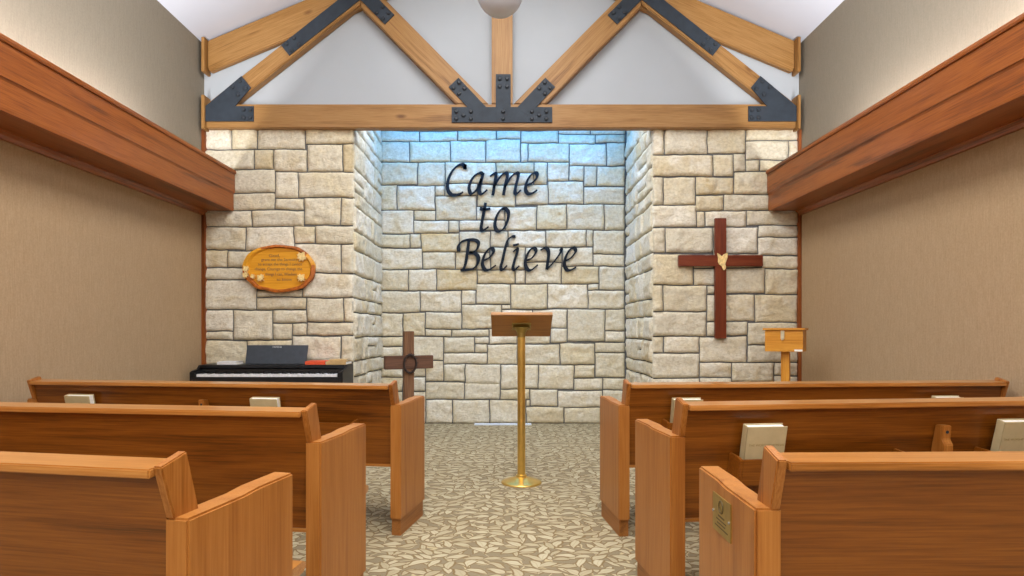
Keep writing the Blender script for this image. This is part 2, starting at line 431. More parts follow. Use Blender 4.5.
def side_wall(name, x0, x1):
    bm = bmesh.new()
    box(bm, x0, x1, YB-0.1, YA+0.2, 0.0, 2.12)
    for f in bm.faces: f.material_index = 0
    n = len(bm.faces)
    box(bm, x0, x1, YB-0.1, YA+0.2, 2.12, 4.0)
    bm.faces.ensure_lookup_table()
    for f in bm.faces[n:]: f.material_index = 1
    struct(name, bm, [M['wall_low'], M['wall_up']])
side_wall('wall_left', XL-0.1, XL)
side_wall('wall_right', XR, XR+0.1)

bm = bmesh.new(); box(bm, XL, XR, YB-0.1, YB, 0.0, ZR); struct('wall_rear', bm, M['floor_rear'])

bm = bmesh.new()
prism(bm, [(XL, ZE), (RX, ZR), (XR, ZE), (XR, ZE+0.12), (RX, ZR+0.12), (XL, ZE+0.12)], YB, YF+0.12, 'y')
struct('ceiling', bm, M['ceiling'])

# gable wall over the stone, open below the beam in front of the alcove
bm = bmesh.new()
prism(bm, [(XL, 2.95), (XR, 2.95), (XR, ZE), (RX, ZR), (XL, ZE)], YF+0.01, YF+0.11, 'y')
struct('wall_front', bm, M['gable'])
bm = bmesh.new(); box(bm, AX0-0.2, AX1+0.2, YF+0.11, YA+0.1, 3.45, 3.55)
struct('ceiling_alcove', bm, M['gable'])

# --- limestone ashlar.  Each wall is one mesh: stones (u0,u1,z0,z1 in metres) on a mortar bed
def smooth01(x):
    x = max(0.0, min(1.0, x)); return x*x*(3-2*x)

def ashlar(name, rects, at, bed, seed, gap=0.0062, res=0.02, depth=0.03):
    rnd = random.Random(seed)
    bm = bmesh.new()
    tint = bm.loops.layers.color.new('tint')
    for (u0, u1, z0, z1) in rects:
        w, h = u1-u0, z1-z0
        nu, nz = max(4, int(w/res)), max(4, int(h/res))
        pro = rnd.uniform(0.008, 0.018)
        tilt_u, tilt_z = rnd.uniform(-.006, .006), rnd.uniform(-.006, .006)
        amp = rnd.uniform(0.008, 0.018)
        so = Vector((rnd.uniform(0, 50), rnd.uniform(0, 50), seed))
        c = (min(1, max(0, rnd.gauss(.6, .28))), rnd.random()**1.5, rnd.random(), 1)
        U = [u0+gap] + [u0+gap+(w-2*gap)*i/nu for i in range(nu+1)] + [u1-gap]
        Z = [z0+gap] + [z0+gap+(h-2*gap)*i/nz for i in range(nz+1)] + [z1-gap]
        G = []
        for i, u in enumerate(U):
            row = []
            for j, z in enumerate(Z):
                skirt = i in (0, len(U)-1) or j in (0, len(Z)-1)
                wob = noise.noise_vector(Vector((u*3.1, z*3.1, seed*1.7)))*0.010 + noise.noise_vector(Vector((u*12, z*12, seed*2.7)))*0.0055
                uu, zz = u + wob.x, max(0.0, z + wob.y)
                if skirt:
                    d = -depth
                else:
                    e = min(u-u0-gap, u1-gap-u, z-z0-gap, z1-gap-z)
                    s = smooth01(e/0.016 + 0.40)
                    rock = noise.fractal(Vector((u*7, z*8, 0)) + so, .9, 2.1, 5) + .55*noise.fractal(Vector((u*17, z*24, 5)) + so, .7, 2.0, 3)
                    ridge = abs(noise.noise(Vector((u*5, z*7, 3)) + so))
                    d = (pro + tilt_u*(u-u0-w/2)/w*2 + tilt_z*(z-z0-h/2)/h*2 + max(-.010, amp*rock) + amp*0.9*ridge + 0.004)*s
                row.append(bm.verts.new(at(uu, zz, d)))
            G.append(row)
        for i in range(len(U)-1):
            for j in range(len(Z)-1):
                f = bm.faces.new((G[i][j], G[i+1][j], G[i+1][j+1], G[i][j+1]))
                f.smooth = True
                for lp in f.loops: lp[tint] = c
    n = len(bm.faces)
    bed(bm)
    bm.faces.ensure_lookup_table()
    for f in bm.faces[n:]: f.material_index = 1
    return struct(name, bm, [M['stone'], M['mortar']], recalc=False)

ashlar('wall_front_left', STONES_LEFT, lambda u, z, d: (u, YF-d, z),
       lambda bm: box(bm, XL, AX0-0.012, YF+0.004, YF+0.11, 0, 2.95), 3)
ashlar('wall_front_right', STONES_RIGHT, lambda u, z, d: (u, YF-d, z),
       lambda bm: box(bm, AX1+0.012, XR, YF+0.004, YF+0.11, 0, 2.95), 5)
ashlar('wall_alcove_back', STONES_BACK, lambda u, z, d: (u, YA-d, z),
       lambda bm: box(bm, AX0-0.1, AX1+0.1, YA+0.004, YA+0.12, 0, 3.45), 8)

def coursed(seed, u0, u1, z1, hs):
    rnd = random.Random(seed); out = []; z = 0.0; k = 0
    while z < z1 - 0.06:
        h = hs[k % len(hs)]*rnd.uniform(.9, 1.1); k += 1
        if z + h > z1 - 0.1: h = z1 - z
        u = u0
        while u < u1 - 1e-4:
            w = rnd.uniform(.16, .46)
            if u + w > u1 - 0.13: w = u1 - u
            if rnd.random() < .22 and h > .19:
                s = h*rnd.uniform(.4, .6)
                out += [(u, u+w, z, z+s), (u, u+w, z+s, z+h)]
            else:
                out.append((u, u+w, z, z+h))
            u += w
        z += h
    return out
HS = [.22, .17, .25, .15, .21, .24, .13, .23]
ashlar('wall_alcove_left', coursed(21, YF+.012, YA-.012, 3.45, HS), lambda u, z, d: (AX0+d-.012, u, z),
       lambda bm: box(bm, AX0-0.12, AX0-0.024, YF+0.11, YA, 0, 3.45), 13)
ashlar('wall_alcove_right', coursed(22, YF+.012, YA-.012, 3.45, HS[3:]+HS[:3]), lambda u, z, d: (AX1-d+.012, u, z),
       lambda bm: box(bm, AX1+0.024, AX1+0.12, YF+0.11, YA, 0, 3.45), 17)

# --- upright wood strips where the stone meets the side walls
for n, (a, b) in ((1, (XL, XL+.032)), (2, (XR-.022, XR))):
    bm = bmesh.new(); box(bm, a, b, YF-.045, YF+.0, 0, 2.875)
    struct('trim_%d' % n, bm, M['trim'], bevel=.003)

# --- long cornice boxes with open tops (cove lights stand inside them)
def cornice(n, wx, s, proj):
    bm = bmesh.new()
    y0, y1 = YB, YF-.032
    d = proj
    def sec(pts): prism(bm, [(wx + s*p[0], p[1]) for p in pts], y0, y1, 'y')
    sec([(d-.022, 2.298), (d, 2.298), (d, 2.470), (d-.022, 2.470)])             # upper board
    sec([(d-.03, 2.470), (d+.010, 2.470), (d+.014, 2.482), (d+.010, 2.500), (d-.03, 2.500)])  # cap bead
    sec([(d-.036, 2.135), (d-.014, 2.135), (d-.010, 2.15), (d-.012, 2.283), (d-.004, 2.298), (d-.036, 2.298)])  # lower board
    sec([(.05, 2.135), (d-.036, 2.135), (d-.036, 2.16), (.05, 2.16)])           # soffit
    sec([(0, 2.095), (.022, 2.095), (.03, 2.115), (.05, 2.13), (.05, 2.16), (0, 2.16)])       # wall moulding
    struct('trim_%d' % n, bm, M['cornice'])
cornice(3, XL, 1, .300)
cornice(4, XR, -1, .310)

# ------------------------------------------------------------------ timber truss
CX = -0.054
TY = 5.42
truss = thing('roof_truss', 'exposed timber gable truss with dark bolted steel plates above the stone alcove', 'roof truss', (CX, TY, 2.875))
TZ = -2.875

def clip(poly, a, b, c):
    """keep the side a*x+b*z>=c"""
    out = []
    for i in range(len(poly)):
        p, q = poly[i], poly[(i+1) % len(poly)]
        dp, dq = a*p[0]+b*p[1]-c, a*q[0]+b*q[1]-c
        if dp >= 0: out.append(p)
        if (dp >= 0) != (dq >= 0):
            t = dp/(dp-dq)
            out.append((p[0]+t*(q[0]-p[0]), p[1]+t*(q[1]-p[1])))
    return out

def bar(p, q, w):
    dx, dz = q[0]-p[0], q[1]-p[1]
    l = math.hypot(dx, dz); nx, nz = -dz/l*w/2, dx/l*w/2
    return [(p[0]+nx, p[1]+nz), (p[0]-nx, p[1]-nz), (q[0]-nx, q[1]-nz), (q[0]+nx, q[1]+nz)]

def beam_local(name, p, q, w, clips=(), y0=0.0, y1=0.085, bev=.008, mat='fir_x'):
    """member lying along p-q, modelled along its own x axis so the grain runs with it"""
    poly = bar(p, q, w)
    for c in clips: poly = clip(poly, *c)
    ang = math.atan2(q[1]-p[1], q[0]-p[0])
    ca, sa = math.cos(-ang), math.sin(-ang)
    loc = [((x-p[0])*ca-(z-p[1])*sa, (x-p[0])*sa+(z-p[1])*ca) for x, z in poly]
    bm = bmesh.new(); prism(bm, loc, y0, y1, 'y')
    o = obj(name, bm, M[mat], truss, bevel=bev)
    o.location = (p[0], 0, p[1]+TZ)
    o.rotation_euler = (0, -ang, 0)
    return o

def mir(p, s): return (s*p[0], p[1])
beam_local('bottom_chord', (-2.665, 2.983), (2.665, 2.983), .216)
beam_local('king_post', (.010, 3.05), (.010, 4.75), .19, [(0, 1, 3.0915)])
APEX = (-1.265, 4.112)
for s in (-1, 1):
    f = -s
    def pm(p): return (p[0]*f, p[1])
    beam_local('rafter', pm((-2.70, 3.520)), pm((0, 4.654)), .268, [(f, 0, -2.665), (-f, 0, 0)], .03, .089)
    beam_local('diagonal_brace', pm((-2.80, 2.886)), pm((-1.16, 4.182)), .152, [(0, 1, 3.0915), (f, 0, -2.665), (-f, 0, 1.265)], -.002, .085)
    beam_local('web_brace', pm((-1.40, 4.248)), pm((-.15, 2.985)), .205, [(0, 1, 3.0915), (f, 0, -1.265), (-f, 0, .085 if f > 0 else .107)], -.002, .085)
    for z0, z1 in ((2.86, 3.165), (3.375, 3.685)):
        bm = bmesh.new(); x = f*-2.68
        box(bm, x-.014, x+.014, -.03, .089, z0+TZ, z1+TZ)
        obj('end_cap', bm, M['fir_z'], truss, bevel=.003)

def plate(polys, bolts):
    bm = bmesh.new()
    for i, p in enumerate(polys):
        prism(bm, [(x, z+TZ) for x, z in p], -.012-.0004*i, -.002, 'y')
    o = obj('steel_plate', bm, M['steel'], truss)
    for x, z in bolts:
        b = bpy.data.objects.new('bolt', BOLT); COL.objects.link(b); b.parent = o
        b.location = (x, -.012, z+TZ)
    return o
bm = bmesh.new()
for i in range(1):
    A = [(0.019*math.cos(k*math.pi/3), 0.019*math.sin(k*math.pi/3)) for k in range(6)]
    B = [(0.012*math.cos(k*math.pi/3), 0.012*math.sin(k*math.pi/3)) for k in range(6)]
    r0 = [bm.verts.new((a, 0, b)) for a, b in A]; r1 = [bm.verts.new((a, -.009, b)) for a, b in A]; r2 = [bm.verts.new((a, -.014, b)) for a, b in B]
    for a, b in ((r0, r1), (r1, r2)):
        for k in range(6): bm.faces.new((a[k], a[(k+1) % 6], b[(k+1) % 6], b[k]))
    bm.faces.new(r2)
BOLT = bpy.data.meshes.new('bolt'); bm.to_mesh(BOLT); bm.free(); BOLT.materials.append(M['bolt'])

def pair(p, q, t, off):
    """two bolts across a strap at fraction t from p to q"""
    dx, dz = q[0]-p[0], q[1]-p[1]; l = math.hypot(dx, dz)
    x, z = p[0]+dx*t, p[1]+dz*t
    return [(x-dz/l*off, z+dx/l*off), (x+dz/l*off, z-dx/l*off)]
cl, cr = ((-.4275, 3.283), (-.18, 3.02)), ((.4435, 3.283), (.196, 3.02))
plate([[(-.445, 2.922), (.462, 2.922), (.462, 3.060), (-.445, 3.060)], bar((.02, 3.0), (.02, 3.356), .134), bar(*cl, .122), bar(*cr, .122)],
      pair(*cl, .10, .035)+pair(*cl, .30, .035)+pair(*cr, .10, .035)+pair(*cr, .30, .035)
      + [(-.012, 3.315), (.055, 3.315), (-.012, 3.245), (.055, 3.245), (.02, 3.02), (.02, 2.955)]
      + [(x+.008, z) for x in (-.41, -.28, .27, .40) for z in (2.955, 3.02)] + [(-.345+.008, 2.987), (.335+.008, 2.987)])
for f in (1, -1):
    def pm(p): return (p[0]*f, p[1])
    h0, h1 = pm((-2.56, 3.075)), pm((-2.294, 3.285))
    heel = [pm(p) for p in ((-2.664, 2.932), (-2.231, 2.932), (-2.231, 3.068), (-2.37, 3.068), (-2.62, 3.068), (-2.664, 3.068))]
    heel2 = [pm(p) for p in ((-2.664, 3.068), (-2.664, 2.995), (-2.40, 3.068), (-2.255, 3.236), (-2.340, 3.340))]
    plate([heel, heel2], pair(h1, h0, .12, .042)+pair(h1, h0, .38, .042)
          + [pm((x, z)) for x in (-2.26, -2.32) for z in (2.965, 3.035)])
    d0 = pm((-1.947, 3.572)); w0 = pm((-1.005, 3.850)); ap = pm((-1.265, 4.112))
    dd = pm((-1.20, 4.163)); ww = pm((-1.34, 4.187))
    plate([clip(bar(d0, dd, .120), -f, 0, 1.268), clip(bar(w0, ww, .120), f, 0, -1.268)],
          pair(d0, dd, .05, .036)+pair(d0, dd, .14, .036)+pair(w0, ww, .10, .036)+pair(w0, ww, .26, .036))

# ------------------------------------------------------------------ pendant globe
pend = thing('pendant_light', 'grey glass globe pendant lamp hanging from the ridge of the ceiling', 'lamp', (-0.046, 3.96, 3.275))
bm = bmesh.new()
lathe(bm, [(max(.002, .152*math.sin(math.pi*(i/18))), -.152*math.cos(math.pi*(i/18))) for i in range(18)] + [(.05, .148)], n=48)
obj('globe', bm, M['globe'], pend, smooth=True)
bm = bmesh.new(); lathe(bm, [(.055, .145), (.055, .185), (.03, .20), (.012, .21)], n=24); obj('fitter', bm, M['nickel'], pend)
bm = bmesh.new(); lathe(bm, [(.009, .205), (.009, ZR-3.275-.03)], n=12); obj('stem', bm, M['nickel'], pend)
bm = bmesh.new(); lathe(bm, [(.02, ZR-3.275-.055), (.065, ZR-3.275-.03), (.065, ZR-3.275-.012)], n=24); obj('canopy', bm, M['nickel'], pend)

# ------------------------------------------------------------------ pews
PEW_L = 2.09
def slope_y(z): return -.012 + (.757-z)*.215     # rear face of the leaning back

def make_pew(label, x, y, ang, side, racks=(), support=False, plaque=False, da=0.0, dz=0.0, rz=0.0):
    """side -1: the pew runs to the left from its aisle end; +1 to the right.  y grows towards the front."""
    p = thing('pew', label, 'pew', (x, y, 0), ang*(1 if side > 0 else -1), 'oak pews in two blocks facing the alcove')
    PEW_L = 2.14 if side < 0 else 2.105
    def X(t): return side*t
    def span(bm, pts, t0, t1): prism(bm, pts, X(t0), X(t1), 'x')
    for inner in (False, True):
        def T(t): return PEW_L - t if inner else t
        bm = bmesh.new()
        span(bm, [(0, .086), (.375, .086), (.375, .677), (.235, .676), (.205, .6735), (.18, .671), (0, .670)], T(0), T(.057))
        e = obj('end_panel', bm, M['oak_end'], p, bevel=.005, seg=2)
        if not inner: e.rotation_euler.z = da*(1 if side > 0 else -1)
        bm = bmesh.new(); span(bm, [(.018, 0), (.363, 0), (.363, .086), (.018, .086)], T(.007), T(.055))
        obj('kick_base', bm, M['oak_kick'], e)
        bm = bmesh.new(); span(bm, [(0.002, .666), (.072, .666), (.036, .799+dz), (-.034, .780+dz)], T(.033), T(.055))
        obj('back_post', bm, M['oak_post'], e, bevel=.003)
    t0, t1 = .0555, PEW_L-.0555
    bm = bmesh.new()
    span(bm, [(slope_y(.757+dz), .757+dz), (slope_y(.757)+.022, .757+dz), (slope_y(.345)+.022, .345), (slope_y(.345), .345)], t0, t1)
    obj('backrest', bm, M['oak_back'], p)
    bm = bmesh.new(); span(bm, [(slope_y(.345)-.008, .338), (slope_y(.345)+.03, .338), (slope_y(.345)+.03, .345), (slope_y(.352)-.008, .352)], t0, t1)
    obj('bottom_moulding', bm, M['oak_rail'], p)
    bm = bmesh.new(); span(bm, [(-.040, .757+dz), (.040, .763+dz), (.040, .782+dz), (-.040, .776+dz)], t0, t1)
    obj('top_rail', bm, M['oak_rail'], p, bevel=.003)
    bm = bmesh.new(); span(bm, [(slope_y(.36)+.024, .360), (.379, .365), (.379, .395), (slope_y(.383)+.024, .383)], t0, t1)
    span(bm, [(.380, .360), (.490, .367), (.505, .377), (.505, .391), (.490, .399), (.380, .395)], .02 if side < 0 else .064, PEW_L-.064)
    obj('seat', bm, M['oak_rail'], p)
    bm = bmesh.new(); span(bm, [(.43, .30), (.452, .30), (.452, .3645), (.43, .363)], t0, t1)
    obj('seat_apron', bm, M['oak_back'], p)
    for a, b in racks:
        bm = bmesh.new()
        def q(z, d): return (slope_y(z+rz)-d, z+rz)
        span(bm, [q(.50, .001), q(.513, .001), q(.513, .075), q(.50, .075)], a, b)          # shelf
        span(bm, [q(.50, .075), q(.598, .075), q(.598, .086), q(.50, .086)], a, b)          # front board
        for c in (a-.012, b):
            span(bm, [q(.50, .001), q(.59, .001), q(.608, .001), q(.604, .06), q(.598, .086), q(.50, .086)], c, c+.012)
        obj('book_rack', bm, M['oak_back'], p, bevel=.002)
    if support:
        c = PEW_L/2
        bm = bmesh.new()
        def q(z, d): return (slope_y(z+(rz if z > .5 else 0))-d, z+(rz if z > .5 else 0))
        span(bm, [q(.700, .002), q(.700, .040), q(.648, .046), q(.63, .062), q(.61, .066), (-.02, .34), (.03, 0), (.085, 0), q(.335, .01), q(.36, .002)], c-.018, c+.018)
        s = obj('center_support', bm, M['oak_post'], p, bevel=.003)
        bm = bmesh.new()
        n = 12; A = []
        for k in range(n): A.append(((c)+.006*math.cos(2*math.pi*k/n), .006*math.sin(2*math.pi*k/n)))
        vv = [bm.verts.new((X(t), slope_y(.676+rz)-.0445, .676+rz+z)) for t, z in A]
        v2 = [bm.verts.new((X(t), slope_y(.676+rz)-.038, .676+rz+z)) for t, z in A]
        bm.faces.new(vv); bm.faces.new(v2[::-1])
        for k in range(n): bm.faces.new((vv[k], vv[(k+1) % n], v2[(k+1) % n], v2[k]))
        obj('screw', bm, M['bolt'], s)
    if plaque:
        bm = bmesh.new(); box(bm, X(0)-.003*side, X(0), .134, .253, .548, .640)
        pl = obj('name_plate', bm, M['brass_dull'], p); pl.rotation_euler.z = da*side; pl['label'] = 'small brass memorial plate'
        bm = bmesh.new()
        def eng(y0, y1, z0, z1): box(bm, -side*.0030, -side*.0036, y0, y1, z0, z1)
        ring = [(-side*.0034, .1935+.013*math.cos(a*math.pi/8), .616+.015*math.sin(a*math.pi/8)) for a in range(16)]
        tube(bm, ring, .0022, 6, True)
        eng(.172, .214, .589, .5935); eng(.160, .226, .580, .5835); eng(.166, .220, .571, .5745); eng(.150, .236, .562, .5655)
        obj('engraving', bm, M['engrave'], pl)
        for yy in (.140, .247):
            bm = bmesh.new(); tube(bm, [(-side*.002, yy, .594), (-side*.0055, yy, .594)], .0035, 8)
            obj('rivet', bm, M['nickel'], pl)
    return p

RA = ((.242, .88), (1.23, 1.86))
PEWS = {
 'LA': make_pew('front row oak pew on the left, just behind the black digital piano', -.539, 3.043, R(7.5), -1, RA, True, False, R(3.5), -.007, -.017),
 'LB': make_pew('middle row oak pew on the left, its long back bare of any rack', -.631, 2.032, R(7.5), -1, da=R(3)),
 'LC': make_pew('rear oak pew on the left, nearest the camera, bare back cut off by left edge', -.640, 1.205, R(10), -1, da=R(2.5)),
 'RA': make_pew('front row oak pew on the right, below the mahogany wall cross', .565, 3.03, R(4), 1, RA, True, False, R(2), 0, -.011),
 'RB': make_pew('middle row oak pew on the right, large cream books in its rack', .585, 2.145, R(6.5), 1, RA, True, False, R(1), .007, -.005),
 'RC': make_pew('rear oak pew on the right, nearest the camera, brass plate on its aisle end', .527, 1.275, R(1.5), 1, (), False, True, R(-1.5)),
}

# ------------------------------------------------------------------ hymn books in the racks
def text_mesh(txt, size, align='CENTER', ext=0.0004):
    cu = bpy.data.curves.new('lettering', 'FONT')
    cu.body = txt; cu.size = size; cu.align_x = align; cu.align_y = 'CENTER'; cu.extrude = ext; cu.resolution_u = 3
    o = bpy.data.objects.new('lettering', cu); COL.objects.link(o)
    dg = bpy.context.evaluated_depsgraph_get(); dg.update()
    me = bpy.data.meshes.new_from_object(o.evaluated_get(dg))
    bpy.data.objects.remove(o); bpy.data.curves.remove(cu)
    me.materials.clear()
    return me
BOOK_TXT = text_mesh('THE WORSHIP HYMNAL', .0125)
def hymn_book(label, pew, side, t, lean=13, tilt=0, W=.150):
    """t is the aisle-side edge of the book on the rack"""
    pw = PEWS[pew]
    b = thing('hymn_book', label, 'book', group='cream hymn books in the pew racks')
    H, D = .205, .034
    bm = bmesh.new()
    box(bm, 0, W, 0, .003, 0, H); box(bm, 0, W, D-.003, D, 0, H); box(bm, 0, .004, 0, D, 0, H)
    obj('cover', bm, M['cover'], b, bevel=.0012, seg=1)
    bm = bmesh.new(); box(bm, .004, W-.005, .003, D-.003, .004, H-.005); obj('page_block', bm, M['pages'], b)
    o = link('cover_lettering', BOOK_TXT.copy(), M['gilt'], b); o.location = (W*.53, -.0003, H*.66); o.rotation_euler = (R(90), 0, 0)
    rz = {'LA': -.017, 'RA': -.011, 'RB': -.005}[pew]
    y = slope_y(.514+rz)-.060
    x = t if side > 0 else -t-W
    pw_m = Matrix.Translation(pw.location) @ Matrix.Rotation(pw.rotation_euler.z, 4, 'Z')
    m = pw_m @ Matrix.Translation((x, y, .5135+rz)) @ Matrix.Rotation(R(lean), 4, 'X') @ Matrix.Rotation(R(tilt), 4, 'Y')
    b.matrix_world = m
    return b
hymn_book('cream hymn book in the front left pew rack, the farther one from the aisle', 'LA', -1, 1.70)
hymn_book('cream hymn book in the front left pew rack, the nearer one to the aisle', 'LA', -1, .635)
hymn_book('cream hymn book half hidden behind the aisle end of the middle right pew', 'RA', 1, .262)
hymn_book('cream hymn book in the front right pew rack, only its top edge showing', 'RA', 1, 1.64)
hymn_book('cream hymn book in the middle right pew rack, nearer the aisle', 'RB', 1, .256)
hymn_book('cream hymn book in the middle right pew rack, cut off by the right edge', 'RB', 1, 1.262)

# ------------------------------------------------------------------ lectern
lec = thing('lectern', 'slim brass lectern with a tilted wooden top standing in the aisle', 'lectern', (.099, 4.13, 0))
bm = bmesh.new(); lathe(bm, [(.139, 0), (.139, .006), (.130, .012), (.095, .022), (.055, .036), (.034, .044)], n=48)
obj('base', bm, M['brass'], lec, smooth=True)
bm = bmesh.new(); lathe(bm, [(.036, .040), (.036, .056), (.027, .060), (.027, 1.045)], n=32); obj('pole', bm, M['brass'], lec)
bm = bmesh.new(); lathe(bm, [(.027, 1.00), (.030, 1.03), (.040, 1.048), (.056, 1.064), (.056, 1.068)], n=32)
obj('socket', bm, M['brass_dull'], lec)
bm = bmesh.new()
box(bm, -.206, .206, -.147, .147, -.011, .013)
bo = obj('reading_board', bm, M['lectern_wood'], lec, bevel=.003); bo.location = (0, 0, 1.086); bo.rotation_euler = (R(-30), 0, 0)
bm = bmesh.new(); box(bm, -.065, .065, -.045, .045, -.017, -.011)
mp = obj('mount_plate', bm, M['brass_dull'], lec); mp.location = bo.location; mp.rotation_euler = bo.rotation_euler
bm = bmesh.new(); box(bm, -.20, .20, .132, .147, .013, .028)
lg = obj('book_ledge', bm, M['lectern_wood'], lec); lg.location = bo.location; lg.rotation_euler = bo.rotation_euler

# ------------------------------------------------------------------ floor register at the foot of the alcove wall
fv = thing('floor_vent', 'white strip floor vent against the foot of the alcove wall', 'vent', (-.045, 6.655, 0))
bm = bmesh.new()
box(bm, -.315, .315, -.042, -.032, 0, .012); box(bm, -.315, .315, .022, .032, 0, .012)
box(bm, -.315, -.305, -.032, .022, 0, .012); box(bm, .305, .315, -.032, .022, 0, .012); box(bm, -.305, .305, -.032, .022, 0, .004)
obj('frame', bm, M['vent'], fv)
bm = bmesh.new()
for k in range(40): box(bm, -.30+k*.0152, -.293+k*.0152, -.032, .022, .004, .010)
obj('slats', bm, M['vent'], fv)

# ------------------------------------------------------------------ digital piano
PX0, PX1, PY0, PY1 = -2.70, -1.397, 5.10, 5.455
pia = thing('digital_piano', 'black upright digital piano against the left stone wall', 'piano', ((PX0+PX1)/2, PY0, 0))
hw = (PX1-PX0)/2
D = PY1-PY0
for s in (-1, 1):
    bm = bmesh.new(); prism(bm, [(.0, .60), (.0, .690), (.03, .702), (.115, .712), (.15, .742), (D, .746), (D, 0), (D-.20, 0), (D-.20, .58)], s*hw, s*(hw-.022), 'x')
    obj('side_panel', bm, M['black'], pia, bevel=.003)
bm = bmesh.new(); box(bm, -hw+.022, hw-.022, .006, D-.02, .60, .645); obj('keybed', bm, M['black'], pia, bevel=.003)
for s in (-1, 1):
    bm = bmesh.new(); box(bm, s*(hw-.022), s*(hw-.048), .01, .155, .645, .690); obj('cheek_block', bm, M['black'], pia, bevel=.003)
bm = bmesh.new(); prism(bm, [(.155, .645), (.162, .706), (.135, .722), (.130, .744), (D, .746), (D, .60), (.2, .60)], -hw+.022, hw-.022, 'x')
obj('top_case', bm, M['black'], pia)
bm = bmesh.new(); box(bm, -hw+.022, hw-.022, D-.06, D-.04, .12, .60); obj('back_panel', bm, M['black'], pia)
bm = bmesh.new(); box(bm, -hw+.022, hw-.022, D-.19, D-.13, .05, .12); pr = obj('pedal_rail', bm, M['black'], pia, bevel=.003)
for k in (-1, 0, 1):
    bm = bmesh.new(); box(bm, k*.07-.012, k*.07+.012, D-.26, D-.19, .06, .068); obj('pedal', bm, M['brass'], pr)
bm = bmesh.new(); box(bm, -hw+.05, hw-.05, .014, .155, .645, .650); kb = obj('keyboard', bm, M['black'], pia)
kw = (2*hw-.104)/52
bm = bmesh.new(); box(bm, .0006, kw-.0006, 0, .135, 0, .022); WK = None
me = bpy.data.meshes.new('white_key'); bm.to_mesh(me); bm.free(); me.materials.append(M['white_key'])
bm = bmesh.new(); prism(bm, [(.05, .022), (.053, .034), (.135, .034), (.135, .022)], -.0055, .0055, 'x')
mb = bpy.data.meshes.new('black_key'); bm.to_mesh(mb); bm.free(); mb.materials.append(M['black_key'])
for k in range(52):
    o = bpy.data.objects.new('white_key', me); COL.objects.link(o); o.parent = kb; o.location = (-hw+.052+k*kw, .016, .650)
    if k < 51 and (k % 7) in (0, 2, 3, 5, 6):
        o = bpy.data.objects.new('black_key', mb); COL.objects.link(o); o.parent = kb; o.location = (-hw+.052+(k+1)*kw, .016, .650)
# music rest
bm = bmesh.new(); prism(bm, [(-.272, 0), (.272, 0), (.280, .172), (-.272, .172)], 0, .012, 'y')
mr = obj('music_rest', bm, M['rest'], pia, bevel=.003); mr.location = (-2.072-(PX0+PX1)/2, .27, .747); mr.rotation_euler = (R(-14), 0, 0)
o = link('brand_lettering', text_mesh('YAMAHA', .021, ext=.0008), M['silver_print'], mr); o.location = (0, -.0004, .153); o.rotation_euler = (R(90), 0, 0)
PXC = (PX0+PX1)/2
# things lying on the piano
def flat_book(name, label, cat, x0, x1, y0, y1, z, h, cov, rot=0, grp=None):
    b = thing(name, label, cat, ((x0+x1)/2, (y0+y1)/2, z), rot, grp)
    w, d = (x1-x0)/2, (y1-y0)/2
    bm = bmesh.new(); t = min(.003, h/5)
    box(bm, -w, w, -d, d, 0, t); box(bm, -w, w, -d, d, h-t, h); box(bm, -w, w, -d, -d+t, t, h-t)
    obj('cover', bm, M[cov], b)
    bm = bmesh.new(); box(bm, -w+.004, w-.004, -d+t, d-.004, t, h-t); obj('page_block', bm, M['pages'], b)
    return b
flat_book('booklet', 'pale grey paperback booklet lying on the left end of the piano top', 'book', -2.540, -2.375, 5.25, 5.42, .7465, .026, 'paper', .05)
flat_book('songbook', 'orange-red songbook lying flat on the piano top right of the music rest', 'book', -1.765, -1.59, 5.24, 5.43, .7465, .030, 'orange', .02)
flat_book('songbook', 'tan songbook lying at the right end of the piano top, lower of two', 'book', -1.580, -1.405, 5.24, 5.44, .7465, .030, 'tan_cover', -.02)
flat_book('songbook', 'thin tan songbook stacked askew on another at the right end of the piano', 'book', -1.565, -1.415, 5.25, 5.42, .777, .014, 'tan_cover', .10)

# ------------------------------------------------------------------ oval wooden plaque on the left stone
PLX, PLZ, PLY = (280.6-507)/600*5.46, 1.05+(330-269)/600*5.46, 5.425
pq = thing('wall_plaque', 'oval carved wooden plaque with a bark rim and prayer text on the left stone', 'plaque', (PLX, PLY, PLZ))
A_, B_ = .326, .213
def oval(k, n=72, wob=.0):
    out = []
    for i in range(n):
        a = 2*math.pi*i/n
        r = k*(1 + wob*noise.noise(Vector((math.cos(a)*2.3, math.sin(a)*2.3, 4.2))))
        e = .93
        out.append((A_*r*math.copysign(abs(math.cos(a))**e, math.cos(a)), B_*r*math.copysign(abs(math.sin(a))**e, math.sin(a))))
    return out
bm = bmesh.new(); prism(bm, oval(.93, wob=.05), .012, .05, 'y'); obj('board', bm, M['plaque_wood'], pq)
# rim: ring with a raised, irregular bark edge
def rim_ring(name, mat, i0, i1, kin, kout, y0):
    n = 72; inn, out = oval(kin, n, .05), oval(kout, n, .06)
    bm = bmesh.new(); rows = []
    for i in range(i0, i1+1):
        j = i % n
        c = (i-i0)/max(1, i1-i0); f = math.sin(math.pi*min(1, max(0, c)))**.4 if i1-i0 < n else 1
        mi = ((inn[j][0]*.6+out[j][0]*.4), (inn[j][1]*.6+out[j][1]*.4))
        rows.append([bm.verts.new((inn[j][0], .014, inn[j][1])), bm.verts.new((mi[0], .014-(.014-y0)*f, mi[1])),
                     bm.verts.new((out[j][0], .012-(.012-y0)*f*.7, out[j][1])), bm.verts.new((out[j][0]*.985, .05, out[j][1]*.985))])
    for a, b in zip(rows, rows[1:]):
        for k in range(3): bm.faces.new((a[k], b[k], b[k+1], a[k+1]))
    return obj(name, bm, mat, pq)
rim_ring('rim', M['plaque_rim'], 0, 72, .86, 1.0, -.006)
